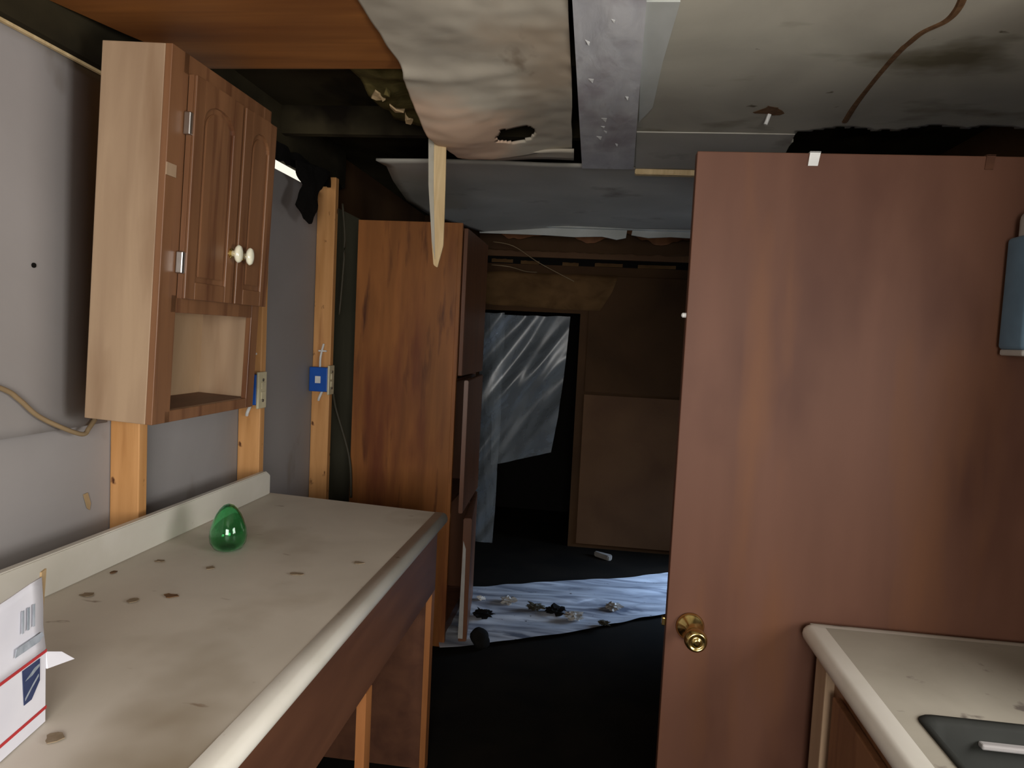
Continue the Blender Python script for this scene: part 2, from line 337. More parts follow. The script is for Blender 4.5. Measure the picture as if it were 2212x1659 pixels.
# big sagging water-damaged panel
zt = z - .004
def fn(p, s, t):
    sag = 0
    d = math.hypot((p.x + .55) / .22, (p.y - 2.42) / .42)
    sag -= .065 * math.exp(-d * d)
    d2 = math.hypot((p.x + .38) / .20, (p.y - 2.75) / .16)
    sag -= .03 * math.exp(-d2 * d2)
    sag -= .012 * math.exp(-((p.y - 1.93 - .1 * noise.noise(p * 3)) / .035) ** 2) * (1 - s)
    return (.006 * noise.noise(p * 9) * (1 - s), 0, sag + .009 * noise.noise(p * 5) * (1 - s * .7) + .003 * noise.noise(p * 17))
L_ = [(-.56, -1.4, zt), P(770, -10, z=zt), P(800, 40, z=zt), P(835, 95, z=zt), P(872, 140, z=zt), P(878, 170, z=zt), P(895, 200, z=zt), P(915, 240, z=zt), P(942, 275, z=zt), P(962, 285, z=zt), P(990, 312, z=zt)]
R_ = [(-.14, -1.4, zt), P(1226, -10, z=zt), P(1229, 60, z=zt), P(1232, 120, z=zt), P(1235, 180, z=zt), P(1236, 230, z=zt), P(1234, 265, z=zt), P(1236, 290, z=zt), P(1236, 300, z=zt), P(1236, 307, z=zt), P(1236, 316, z=zt)]
hc = P(1116, 292, z=zt - .025)
t = thing('sagging_ceiling_panel', 'water-stained sagging ceiling panel with a ragged left edge and a small hole', 'ceiling panel', (-.35, 2.2, zt))
obj('panel', ruled(bmesh.new(), L_, R_, 100, 300, fn, lambda c: math.hypot((c.x - hc.x) / .072, (c.y - hc.y) / .085) < 1 + .25 * noise.noise(c * 30)), 'torn', t, solid=.008, off=1, smooth=True)
obj('edge_strip', ruled(bmesh.new(), [P(985, 318, z=zt - .01), P(1010, 333, z=zt - .01)], [P(1240, 316, z=zt - .01), P(1240, 335, z=zt - .01)], 30, 5, lambda p, s, t: (0, 0, -.018 + .008 * noise.noise(p * 7))), 'torn', t, solid=.008, off=1, smooth=True, label='broken strip along the far edge')
# yellowish torn bits at the ragged edge
for k, (px, py, s_) in enumerate([(818, 212, .020), (838, 205, .012), (862, 240, .028), (884, 258, .02)]):
    c = P(px, py, z=z - .01); bm = bmesh.new()
    prism(bm, [c + Vector((s_ * random.uniform(.5, 1.3) * math.cos(a), 1.4 * s_ * random.uniform(.5, 1.3) * math.sin(a), random.uniform(-.012, .012))) for a in [i * PI / 4 for i in range(8)]], (0, 0, .006))
    obj('insulation_scrap', bm, 'manila' if k != 1 else 'insul', None, c, label=['small yellow scrap at the upper left of the torn ceiling hole', 'tiny greenish scrap above the torn ceiling hole', 'larger pale scrap of torn paper beside the sagging panel', 'pale scrap at the lower right end of the torn ceiling bits'][k], cat='scrap', group='scraps hanging in the torn ceiling hole')
obj('ceiling_insulation', ruled(bmesh.new(), [P(735, 120, z=z + .03), P(800, 200, z=z + .03), P(850, 260, z=z + .03)], [P(900, 120, z=z + .03), P(905, 200, z=z + .03), P(940, 285, z=z + .03)], 20, 20, lambda p, s, t: (0, 0, .03 * noise.noise(p * 9))), 'insul', None, (-.7, 2.3, z + .03), label='olive insulation showing beside the sagging ceiling panel', cat='insulation', solid=.01, off=1, smooth=True)
# rafters above
for k, (y_, lb) in enumerate([(2.03, 'dark rafter just behind the edge of the orange wood panel'), (2.74, 'dark rafter beyond the torn ceiling hole')]):
    obj('rafter', BX(XL + .01, -.05, y_, y_ + .04, 2.31, 2.42), 'roof', None, (-.8, y_, 2.3), label=lb, cat='rafter', group='rafters in the open ceiling')
# far grey panel with torn left corner
zf = z
def fn2(p, s, t): return (0, 0, .008 * noise.noise(p * 3) - .05 * max(0, 1 - s * 4) * t - .0)
L_ = [P(812, 346, z=zf), P(835, 357, z=zf), P(848, 385, z=zf), P(880, 425, z=zf), P(935, 455, z=zf), P(1000, 474, z=zf), P(1050, 488, z=zf)]
R_ = [(XR, 3.03, zf), (XR, 3.2, zf), (XR, 3.5, zf), (XR, 3.8, zf), (XR, 4.1, zf), (XR, 4.3, zf), (XR, 4.5, zf)]
obj('far_ceiling_panel', ruled(bmesh.new(), L_, R_, 60, 40, fn2), 'ceilgrey', None, (-.1, 3.7, zf), label='smooth grey ceiling panel above the tall cupboard, its left corner torn to a curve', cat='ceiling panel', solid=.01, off=1, smooth=True)
# pale header boards beyond
bm = bmesh.new()
a = [P(1040, 486, y=4.62), P(1495, 489, y=4.62)]; 
prism(bm, [(-.80, 4.60, 2.262), (XR, 4.60, 2.262), (XR, 4.64, 2.262), (-.80, 4.64, 2.262)], (0, 0, .05))
yh = 4.64
prism(bm, [P(q[0], q[1], y=yh) for q in ((1036, 478), (1036, 503), (1100, 505), (1180, 508), (1240, 512), (1300, 511), (1332, 518), (1352, 514), (1358, 478))], (0, .012, 0))
prism(bm, [P(q[0], q[1], y=yh) for q in ((1370, 478), (1364, 508), (1400, 514), (1450, 512), (1510, 516), (1600, 515), (1600, 478))], (0, .012, 0))
obj('header_trim', bm, 'beam', None, (0, 4.62, 2.25), label='pale bluish-lit trim board across the ceiling at the far doorway', cat='trim board')
# hanging lath splinter
bm = bmesh.new(); y_ = 2.5
prism(bm, [P(926, 270, y=y_), P(964, 270, y=y_), P(962, 380, y=y_), P(959, 480, y=y_), P(957, 530, y=y_), P(944, 578, y=y_), P(936, 572, y=y_), P(932, 520, y=y_), P(927, 400, y=y_)], (0, .012, 0), .002)
t = thing('hanging_lath', 'pale splintered strip of wood hanging down from the torn ceiling', 'wood strip', P(944, 285, y=y_))
obj('strip', bm, 'lath', t)
bm = bmesh.new(); prism(bm, [P(926, 285, y=y_) + Vector((0, -.003, 0)), P(938, 285, y=y_) + Vector((0, -.003, 0)), P(937, 400, y=y_) + Vector((0, -.003, 0)), P(940, 560, y=y_) + Vector((0, -.003, 0)), P(933, 520, y=y_) + Vector((0, -.003, 0)), P(926, 400, y=y_) + Vector((0, -.003, 0))], (0, .003, 0))
obj('torn_skin', bm, 'ceil', t, label='greyer peeling layer along its left side')

# ------------------------------------------------------------------ left wall
# grey upper sheet with a flared bottom edge
bm = ruled(bmesh.new(), [(XL + .012, -1.4, 2.19), (XL + .012, -1.4, 1.35), (XL + .03, -1.4, 1.262)], [(XL + .012, 1.81, 2.19), (XL + .012, 1.81, 1.33), (XL + .022, 1.79, 1.258)], 12, 30)
obj('wall_sheet', bm, 'sheath', None, (XL + .012, .5, 1.7), label='grey sheet on the left wall, its lower edge curling out left of the cabinet', cat='wall sheet', solid=.004, off=0, smooth=True)
# studs
def stud(y0, lab):
    o = obj('wall_stud', BX(-1.358, -1.27, y0, y0 + .038, 0, 2.25, bev=.003), 'stud', None, (-1.31, y0, 0), label=lab, cat='stud', group='bare studs of the left wall')
    return o
s0 = stud(1.832, 'bare pine stud rising from the worktop directly below the wall cabinet')
for y0, lab in ((2.545, 'bare pine stud just right of the wall cabinet with a cream outlet'), (3.236, 'bare pine stud with a blue electrical box, nearest the tall cupboard')):
    o = s0.copy(); COL.objects.link(o); o.location.y = y0; o['label'] = lab
# outlet boxes
def outlet(y1, label, x0):
    t = thing('outlet_box', label, 'outlet', (-1.31, y1 - .03, 1.30), group='electrical boxes on the studs')
    bm = bmesh.new(); box(bm, x0, -1.262, y1 - .05, y1 - .001, 1.245, 1.360, .004)
    obj('box', bm, 'blue', t, label='blue plastic back box')
    obj('sticker', BX(-1.322, -1.295, y1 - .0515, y1 - .0502, 1.285, 1.318, bev=.0004), 'white', t, label='white sticker')
    bm = BX(-1.262, -1.252, y1 - .052, y1 + .012, 1.232, 1.370, bev=.003)
    p = obj('receptacle', bm, 'cream', t, label='cream receptacle')
    for zz in (1.262, 1.34): obj('screw', lathe(bmesh.new(), [(.006, 0), (.006, .003), (.003, .005)], (-1.252, y1 - .02, zz), (1, 0, 0), 12), 'steel', p, label='silver screw')
    for zz in (1.282, 1.318): obj('slot_face', BX(-1.252, -1.247, y1 - .036, y1 - .006, zz - .014, zz + .014, bev=.002), 'cream', p)
    obj('cable', tube(bmesh.new(), [(-1.315, y1 - .012, 1.36), (-1.312, y1 - .016, 1.41), (-1.300, y1 - .012, 1.47)], .005), 'white', t, label='short white cable above the box')
    obj('staple', BX(-1.325, -1.285, y1 - .016, y1 - .004, 1.432, 1.440, bev=.002), 'white', t)
    obj('cable', tube(bmesh.new(), [(-1.30, y1 - .012, 1.245), (-1.312, y1 - .016, 1.215), (-1.318, y1 - .01, 1.20)], .006), 'white', t, label='short white cable below the box')
    return t
outlet(3.236, 'blue electrical box with a white sticker on the stud nearest the tall cupboard', -1.352)
outlet(2.545, 'cream outlet in a mostly hidden blue box beside the bottom of the wall cabinet', -1.335)
obj('hanging_cable', tube(bmesh.new(), [(-1.275, 3.30, 1.23), (-1.265, 3.32, 1.15), P(748, 960, y=3.32), P(757, 1010, y=3.32), P(758, 1075, y=3.32)], .007), 'darkwire', None, (-1.27, 3.32, 1.1), label='dark cable drooping from the blue electrical box towards the tall cupboard', cat='cable', smooth=True)
obj('riser_cable', tube(bmesh.new(), [P(740, 440, y=3.28), P(745, 520, y=3.28), P(740, 600, y=3.28), P(733, 680, y=3.28)], .005), 'darkwire', None, (-1.27, 3.33, 1.9), label='dark cable running down the upper right side of the last stud', cat='cable', smooth=True)
obj('sagging_cord', tube(bmesh.new(), [(-1.335, 1.25, 1.44), P(0, 838, x=-1.335), P(40, 862, x=-1.335), P(80, 897, x=-1.33), P(130, 922, x=-1.32), P(178, 938, x=-1.315), P(192, 925, x=-1.32), P(205, 906, x=-1.33)], .006), 'wire', None, (-1.33, 1.5, 1.3), label='thin beige cord sagging across the grey wall left of the cabinet', cat='cord', smooth=True)
# green grey panel right of last stud
obj('wall_board', BX(XL + .002, XL + .01, 3.28, 3.90, 0, 2.15), 'greenwall', None, (XL, 3.3, 0), label='green-grey wall board between the last stud and the tall cupboard', cat='wall board')
obj('wall_hole', lathe(bmesh.new(), [(.006, 0), (.006, .003)], P(72, 573, x=XL + .015), (1, 0, 0), 12), 'black', None, P(72, 573, x=XL + .012), label='small dark nail hole high on the left grey wall', cat='hole')
c = P(186, 1082, x=XL + .002)
obj('wall_stain', prism(bmesh.new(), [c + Vector((0, -.012, .02)), c + Vector((0, .004, .022)), c + Vector((0, .016, -.01)), c + Vector((0, .012, -.028)), c + Vector((0, .002, -.02))], (.002, 0, 0)), 'manila', None, c, label='small brown smear low on the grey wall left of the first stud', cat='stain')
# ragged light edge at the wall top
bm = bmesh.new(); pts = []
n = 60
for i in range(n):
    yy = -1.3 + (1.82 + 1.3) * i / (n - 1); pts.append((yy, 2.198 + .010 * noise.noise(Vector((yy * 9, 0, 0))) - .004 * (i % 2)))
prism(bm, [(XL + .016, a_, 2.18) for a_, _ in (pts[0], pts[-1])] + [(XL + .016, a_, b_ + .004) for a_, b_ in pts[::-1]], (.01, 0, 0))
obj('wall_top_strip', bm, 'lath', None, (XL, 1, 2.19), label='ragged pale strip along the top of the grey wall left of the cabinet', cat='edge strip')
# black torn scrap hanging by stud 3
bm = bmesh.new()
A = [P(640, 345, x=-1.255), P(642, 372, x=-1.255), P(655, 400, x=-1.255), P(640, 440, x=-1.255), P(655, 470, x=-1.255), P(668, 484, x=-1.255)]
B = [P(712, 370, x=-1.255), P(700, 395, x=-1.255), P(690, 412, x=-1.255), P(688, 430, x=-1.255), P(684, 455, x=-1.255), P(670, 484, x=-1.255)]
ruled(bm, A, B, 10, 24, lambda p, s, t: (.012 * noise.noise(p * 14), .01 * noise.noise(p * 20 + Vector((3, 3, 3))), .008 * noise.noise(p * 30)))
obj('torn_scrap', bm, 'black', None, (-1.29, 3.0, 2.1), label='black torn scrap hanging at the top of the wall beside the last stud', cat='scrap', solid=.008, off=0)
# black rubble along wall top
bm = bmesh.new()
A = [P(588, 300, x=-1.30), P(640, 335, x=-1.30), P(700, 372, x=-1.30), P(740, 400, x=-1.30)]
B = [P(588, 338, x=-1.30), P(645, 366, x=-1.30), P(700, 402, x=-1.30), P(740, 412, x=-1.30)]
ruled(bm, A, B, 8, 40, lambda p, s, t: (.0 + .02 * noise.noise(p * 11), .01 * noise.noise(p * 20), .012 * noise.noise(p * 25)))
obj('torn_insulation', bm, 'black', None, (-1.29, 3.0, 2.2), label='black ragged insulation along the wall top right of the cabinet', cat='insulation', solid=.012, off=0)

# ------------------------------------------------------------------ wall cabinet
og = Vector((-1.27, 1.614, 1.294))
cab = thing('wall_cabinet', 'tall shallow wooden wall cabinet with two arched doors over an open shelf', 'cabinet', og)
y0, y1, x0, x1, z0, z1 = 1.614, 2.125, -1.268, -1.104, 1.294, 2.212
obj('side_panel', BX(x0, x1, y0, y0 + .016, z0, z1, bev=.002), 'cabside', cab, label='light tan near side panel')
obj('side_panel', BX(x0, x1, y1 - .016, y1, z0, z1, bev=.002), 'cabside', cab)
obj('back_panel', BX(x0, x0 + .006, y0 + .016, y1 - .016, z0, z1), 'cabin', cab)
obj('top_panel', BX(x0 + .006, x1, y0 + .016, y1 - .016, z1 - .016, z1), 'cabside', cab)
obj('bottom_shelf', BX(x0 + .006, x1, y0 + .016, y1 - .016, z0, z0 + .03), 'apron', cab, label='dark open shelf at the bottom')
obj('middle_shelf', BX(x0 + .006, x1, y0 + .016, y1 - .016, 1.60, 1.616), 'cabin', cab)
# face frame
bm = bmesh.new()
box(bm, x1, x1 + .018, y0, y0 + .072, z0, z1, .0015); box(bm, x1, x1 + .018, y1 - .045, y1, z0, z1, .0015)
box(bm, x1, x1 + .018, y0 + .05, y1 - .045, z1 - .05, z1, .0015); box(bm, x1, x1 + .018, y0 + .05, y1 - .045, 1.575, 1.62, .0015); box(bm, x1, x1 + .018, y0 + .05, y1 - .045, z0, z0 + .03, .0015)
obj('face_frame', bm, 'cabfront', cab)
obj('frame_notch', BX(x1 + .017, x1 + .021, y0, y0 + .038, 1.905, 1.935), 'cabside', cab, label='pale chipped patch on the near edge of the frame')
def cabdoor(ya, yb, zs, ze, knob_y, hinge_y):
    xf = x1 + .018; fr = .042
    bm = bmesh.new(); box(bm, xf + .002, xf + .016, ya, yb, zs, ze)
    d = obj('door', bm, 'cabfront', cab)
    # arched frame
    bm = bmesh.new(); yc = (ya + yb) / 2; hw = (yb - ya) / 2 - fr; top = ze - .095
    box(bm, xf + .016, xf + .024, ya, ya + fr, zs, ze, .002); box(bm, xf + .016, xf + .024, yb - fr, yb, zs, ze, .002)
    box(bm, xf + .016, xf + .024, ya + fr, yb - fr, zs, zs + .045, .002)
    arch = [(xf + .016, yc - hw * math.cos(a), top + .045 * math.sin(a)) for a in [i * PI / 12 for i in range(13)]]
    prism(bm, arch + [(xf + .016, yb - fr, ze), (xf + .016, ya + fr, ze)], (.008, 0, 0))
    obj('door_frame', bm, 'cabfront', d)
    g = .014; bm = bmesh.new()
    arch = [(xf + .016, yc + (hw - g) * math.cos(a), top - g + .045 * math.sin(a)) for a in [i * PI / 12 for i in range(13)]]
    prism(bm, arch + [(xf + .016, ya + fr + g, zs + .045 + g), (xf + .016, yb - fr - g, zs + .045 + g)], (.006, 0, 0), .002)
    obj('raised_panel', bm, 'cabfront', d)
    kz = 1.752
    obj('knob_plate', lathe(bmesh.new(), [(.014, 0), (.014, .002), (.008, .004)], (xf + .024, knob_y, kz), (1, 0, 0), 20), 'brass', d, label='brass backplate')
    obj('knob', lathe(bmesh.new(), [(.005, 0), (.006, .01), (.014, .015), (.0165, .021), (.014, .027), (.006, .030)], (xf + .026, knob_y, kz), (1, 0, 0), 24, zs=1.55), 'porcelain', d, smooth=True, label='shiny cream knob')
    for hz in (zs + .09, ze - .12):
        obj('hinge', BX(xf + .001, xf + .02, hinge_y - .010, hinge_y + .008, hz - .028, hz + .028, bev=.003), 'steel', d, label='metal hinge')
    return d
cabdoor(y0 + .070, 1.915, 1.612, 2.165, 1.915 - .022, y0 + .067)
cabdoor(1.932, y1 - .005, 1.612, 2.165, 1.932 + .026, y1 - .002)
cab.rotation_euler = (0, math.radians(2.4), 0)

# ------------------------------------------------------------------ left worktop and its base
ZT = .915
def nosing(bm, pts_front, zt, th, rad, inward):
    pass
def worktop(bm, outline_y, xf, xb, zt, th, endf, sgn):
    """bullnose-profile worktop running along Y: front edge at xf (rolled), back at xb; endf(x) gives the far end"""
    prof = []
    rr = th / 2
    for k in range(9):
        a = PI / 2 * k / 4 - PI / 2 * 0
        a = -PI / 2 + PI * k / 8
        prof.append((xf - sgn * (rr - rr * math.cos(a)), zt - rr + rr * math.sin(a)))
    prof += [(xf - sgn * .05, zt), (xb, zt), (xb, zt - th)]
    ya = outline_y
    A = [bm.verts.new((x_, ya, z_)) for x_, z_ in prof]; B = [bm.verts.new((x_, endf(x_), z_)) for x_, z_ in prof]
    nn = len(prof)
    for i in range(nn): bm.faces.new((A[i], A[(i + 1) % nn], B[(i + 1) % nn], B[i]))
    bm.faces.new(A[::-1]); bm.faces.new(B)
    bmesh.ops.recalc_face_normals(bm, faces=bm.faces)
    return bm
endL = lambda x_: 2.42 + (-.503 - x_) * .134
wt = thing('worktop', 'long stained beige worktop with a white rolled front edge and a backsplash', 'worktop', (-.85, 1.2, ZT - .04))
obj('top', worktop(bmesh.new(), .1, -.517, -1.215, ZT, .038, endL, 1), 'laminate', wt)
bm = bmesh.new(); prof = []
for k in range(13):
    a = -PI / 2 + PI * .92 * k / 12 ; rr = .022
    prof.append((-.512 + .0 - (rr - rr * math.cos(a)) + .012, ZT - .020 + rr * math.sin(a)))
prof += [(-.545, ZT + .0012), (-.548, ZT - .001), (-.53, ZT - .03)]
A = [bm.verts.new((x_, .1, z_)) for x_, z_ in prof]; B = [bm.verts.new((x_, endL(x_) + .001, z_)) for x_, z_ in prof]
for i in range(len(prof)): bm.faces.new((A[i], A[(i + 1) % len(prof)], B[(i + 1) % len(prof)], B[i]))
bm.faces.new(A[::-1]); bm.faces.new(B); bmesh.ops.recalc_face_normals(bm, faces=bm.faces)
obj('rolled_edge', bm, 'nose', wt, smooth=True, label='glossy white rolled front edge')
bm = bmesh.new(); prism(bm, [(-1.200, .1, ZT), (-1.200, 2.500, ZT), (-1.200, 2.500, ZT + .072), (-1.200, 2.470, ZT + .090), (-1.200, .1, ZT + .098)], (-.022, 0, 0), .003)
obj('backsplash', bm, 'nose', wt, label='off-white backsplash')

bs = thing('base_cabinet', 'open dark-brown base frame under the long beige worktop', 'cabinet frame', (-.8, 1.3, 0))
obj('apron', BX(-.55, -.53, .15, 2.40, .645, ZT - .0395), 'apron', bs)
obj('end_panel', BX(-1.19, -.55, 2.372, 2.39, .0, ZT - .0395), 'apron', bs)
obj('stile', BX(-.55, -.53, 2.355, 2.40, 0, .645), 'post', bs)
obj('stile', BX(-.552, -.528, 1.655, 1.70, 0, .645), 'post', bs)
obj('stile', BX(-.55, -.53, .6, .645, 0, .645), 'post', bs)
obj('stretcher', BX(-1.19, -.60, 1.66, 1.69, .80, ZT - .0395), 'apron', bs)

# ------------------------------------------------------------------ green glass
gc = Vector((-1.0, 1.835, ZT + .0005))
prof = [(.001, .001), (.020, .000), (.034, .006), (.0425, .020), (.0445, .036), (.042, .054), (.036, .072), (.029, .088), (.021, .100), (.012, .109), (.004, .112)]
prof = [(a * 1.13, b_ * 1.16) for a, b_ in prof]
bm = lathe(bmesh.new(), prof, gc, n=48); t = thing('green_glass_ornament', 'green glass teardrop-shaped bottle standing on the worktop by the backsplash', 'glass bottle', gc)
obj('body', bm, 'greenglass', t, smooth=True)
bm2 = lathe(bmesh.new(), [(r_ * .93, .004 + h * .93) for r_, h in prof], gc, n=40)
for f_ in bm2.faces: f_.normal_flip()
obj('hollow', bm2, 'greenglass', t, smooth=True, label='hollow inside')

# ------------------------------------------------------------------ debris on the worktop
for (px, py, sx, sy, lb) in [(370, 1287, .017, .007, 'dark brown leaf scrap, the most solid one in the middle of the worktop'), (285, 1297, .013, .007, 'faint brown scrap left of the darkest one on the worktop'),
        (190, 1285, .018, .006, 'thin brown sliver near the backsplash close to the white carton'), (345, 1212, .012, .006, 'small brown scrap at the foot of the backsplash, left of the glass'),
        (245, 1236, .008, .006, 'tiny dark crumb against the foot of the backsplash'), (455, 1227, .012, .007, 'brown crumb just left below the green glass'),
        (640, 1240, .020, .005, 'flat brownish smear right of the green glass'), (775, 1216, .016, .005, 'faint smear nearest the far right corner of the worktop'), (118, 1592, .014, .008, 'dark scrap in front of the white carton')]:
    c = P(px, py, z=ZT + .0015); bm = bmesh.new()
    pts = [c + Vector((sx * random.uniform(.6, 1.2) * math.cos(a), sy * 2 * random.uniform(.5, 1.2) * math.sin(a), 0)) for a in [i * PI / 5 for i in range(10)]]
    prism(bm, pts, (0, 0, .0015))
    obj('debris_scrap', bm, 'chip' if px in (370, 245) else 'smear', None, c, label=lb, cat='debris', group='scraps lying on the long worktop')

# ------------------------------------------------------------------ white mailing carton
mc = thing('mailing_carton', 'white mailing carton with red stripes and blue emblem on the long worktop', 'carton', (-.9, .8, ZT + .001))
A_ = Vector((-.822, .97, ZT + .001)); d1 = Vector((.019, -.105, 0)).normalized(); d2 = Vector((-d1.y, d1.x, 0))   # d1 along visible face towards viewer, d2 outwards to the aisle
if d2.x < 0: d2 = -d2
def face(s, h, o=0): return A_ + d1 * s + d2 * o + Vector((0, 0, h))
Hb = .118
prism(bm := bmesh.new(), [face(0, 0), face(.34, 0), face(.34, Hb), face(0, Hb)], -d2 * .22, .0015)
obj('body', bm, 'carton', mc)
bm = bmesh.new(); prism(bm, [face(0, .022, .0004), face(.34, .022, .0004), face(.34, .027, .0004), face(0, .027, .0004)], d2 * .0006)
obj('lower_stripe', bm, 'red', mc, label='red printed stripe near the bottom')
bm = bmesh.new(); prism(bm, [face(0, .112, .0004), face(.34, .112, .0004), face(.34, .117, .0004), face(0, .117, .0004)], d2 * .0006)
obj('upper_stripe', bm, 'red', mc, label='red printed stripe near the top')
e = bmesh.new(); prism(e, [face(.018, .110, .0008), face(.060, .110, .0008), face(.056, .056, .0008), face(.038, .056, .0008), face(.018, .076, .0008)], d2 * .0006)
em = obj('emblem', e, 'navy', mc, label='dark blue printed emblem')
e = bmesh.new()
prism(e, [face(.020, .103, .0016), face(.032, .102, .0016), face(.054, .092, .0016), face(.038, .093, .0016), face(.020, .099, .0016)], d2 * .0004)
prism(e, [face(.022, .084, .0016), face(.038, .074, .0016), face(.054, .062, .0016), face(.054, .066, .0016), face(.036, .079, .0016), face(.022, .088, .0016)], d2 * .0004)
obj('emblem_streaks', e, 'greyink', em, label='pale streaks across the emblem')
# standing lid flaps
bm = ruled(bmesh.new(), [face(.002, Hb, 0), face(.004, .16, -.004), face(.006, .232, -.004)], [face(.34, Hb, 0), face(.34, .16, -.004), face(.34, .215, -.004)], 14, 10, lambda p, s, t: (.003 * noise.noise(p * 14), 0, 0))
fl = obj('lid_flap', bm, 'carton', mc, solid=.0025, off=0, smooth=True, label='open lid flap standing up')
e = bmesh.new(); prism(e, [face(.014, .150, .0015), face(.075, .150, .0015), face(.078, .138, .0015), face(.022, .138, .0025), face(.010, .143, .0015)], d2 * .0006)
obj('grey_band', e, 'greyink', fl, label='grey printed band')
e = bmesh.new()
for k in range(3):
    prism(e, [face(.03 + .013 * k, .166, .0005), face(.035 + .013 * k, .166, .0005), face(.035 + .013 * k, .20, .0005), face(.03 + .013 * k, .20, .0005)], d2 * .0006)
obj('printed_lines', e, 'greyink', fl, label='faint grey printed lines')
bm = bmesh.new(); prism(bm, [face(.001, Hb - .005, 0), face(0, .085, .002), face(-.058, .074, .012), face(-.032, .098, .006)], -d2 * .003, .0005)
obj('end_flap', bm, 'carton', mc, label='pointed end flap sticking out')
bm = bmesh.new(); prism(bm, [face(.006, .152, -.008), face(-.004, .155, -.008), face(-.010, .240, -.006), face(.002, .238, -.006)], -d2 * .003)
obj('brown_edge', bm, 'manila', mc, label='brown cardboard edge')

# ------------------------------------------------------------------ tall cupboard
pt = thing('pantry_cupboard', 'tall narrow wooden cupboard with a knotty orange side standing beyond the worktop', 'cupboard', (-.93, 3.35, 0))
XS, YS = -.70, 3.35
obj('side_panel', BX(-1.195, XS, YS, YS + .018, 0, 2.075, bev=.001), 'pantry', pt, label='knotty orange-brown side')
bm = bmesh.new(); box(bm, -1.195, -1.18, YS + .018, 4.0, 0, 2.07); box(bm, -1.18, XS, 3.985, 4.0, 0, 2.07); box(bm, -1.18, XS, YS + .018, 3.985, 2.055, 2.07); box(bm, -1.18, XS, YS + .018, 3.985, 1.31, 1.325); box(bm, -1.18, XS, YS + .018, 3.985, .70, .715); box(bm, -1.18, XS, YS + .018, 3.985, 0, .08)
obj('carcass', bm, 'pantryfront', pt)
obj('face_stile', BX(XS, XS + .018, YS, YS + .025, 0, 2.075, bev=.001), 'pantry', pt, label='orange front edge')
obj('upper_door', BX(XS + .019, XS + .04, YS + .03, 3.99, 1.345, 2.055, bev=.003), 'pantryfront', pt)
bm = bmesh.new(); prism(bm, [(XS + .055, YS + .02, .67), (XS + .075, YS + .025, .67), (XS + .045, 3.985, .67), (XS + .025, 3.985, .67)], (0, 0, .655), .003)
obj('lower_door', bm, 'pantryfront', pt, label='lower door standing slightly ajar')
bm = bmesh.new(); prism(bm, [(XS + .085, YS + .01, .03), (XS + .125, YS + .02, .03), (XS + .045, 3.985, .03), (XS + .025, 3.985, .03)], (0, 0, .62), .004)
obj('bottom_door', bm, 'pantryfront', pt, label='short bottom door hanging open')
bm = bmesh.new(); prism(bm, [(XS + .084, YS + .007, .05), (XS + .108, YS + .007, .05), (XS + .104, YS + .007, .50), (XS + .090, YS + .007, .54)], (0, -.002, 0))
obj('sheen_edge', bm, 'palegrey', pt, label='pale strip standing in for the sheen on the bottom door edge')  # bluish floor-light sheen put in as a pale strip

# ------------------------------------------------------------------ the far room
YB = 5.25
bm = bmesh.new()
box(bm, XL, -.90, YB, YB + .06, 0, 2.42); box(bm, -.90, -.16, YB, YB + .06, 1.74, 2.42); box(bm, -.16, XR, YB, YB + .06, 0, 2.42)
struct('wall_back', bm, 'backwood', label='dark brown wall of the far room')
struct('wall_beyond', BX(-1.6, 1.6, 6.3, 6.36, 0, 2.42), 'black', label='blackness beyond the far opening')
obj('lower_wall_panel', BX(-.10, XR - .01, YB - .012, YB - .001, .03, 1.15, bev=.002), 'backwood2', None, (.5, YB, .03), label='lighter brown lower panel on the far wall, left of the open door', cat='wall panel')
obj('middle_wall_panel', BX(-.10, XR - .01, YB - .009, YB - .001, 1.17, 2.02, bev=.002), 'backwood', None, (.5, YB, 1.17), label='dark brown middle panel on the far wall', cat='wall panel')
obj('lintel_board', ruled(bmesh.new(), [(-.92, YB - .03, 2.02), (-.92, YB - .04, 1.90), (-.92, YB - .03, 1.78)], [(.10, YB - .02, 2.02), (.06, YB - .03, 1.90), (-.02, YB - .02, 1.76)], 30, 12, lambda p, s, t: (0, .02 * noise.noise(p * 4), .012 * noise.noise(p * 5))), 'paper', None, (-.4, YB, 1.9), label='warped brown board above the plastic-covered opening', cat='board', solid=.008, off=0, smooth=True)
# orange top board and torn paper header
obj('top_board', BX(-.92, XR, YB - .10, YB - .06, 2.20, 2.42, bev=.003), 'post', None, (0, YB - .1, 2.3), label='orange-brown board at the very top of the far wall', cat='board')
bm = ruled(bmesh.new(), [(-.92, YB - .14, 2.275), (-.92, YB - .13, 2.22), (-.92, YB - .12, 2.17)], [(XR, YB - .14, 2.275), (XR, YB - .13, 2.22), (XR, YB - .12, 2.17)], 160, 10, lambda p, s, t: (0, .02 * noise.noise(p * 6), (1 - t) * (.07 * noise.noise(Vector((p.x * 4, 0, 0))) + .02 * noise.noise(Vector((p.x * 19, 4, 0)))) + t * .015 * noise.noise(Vector((p.x * 15, 9, 0)))))
obj('torn_paper', bm, 'backwood', None, (0, YB - .1, 2.3), label='dark wavy torn paper below the top board of the far wall', cat='torn paper', solid=.004, off=0, smooth=True)
obj('header_board', BX(-.92, XR, YB - .05, YB - .03, 2.135, 2.20, bev=.003), 'backwood2', None, (0, YB, 2.15), label='rough brown board below the torn paper on the far wall', cat='board')
obj('gap_board', BX(-.92, XR, YB - .028, YB - .010, 2.085, 2.134), 'black', None, (0, YB, 2.1), label='black gap strip under the rough header board', cat='gap strip')
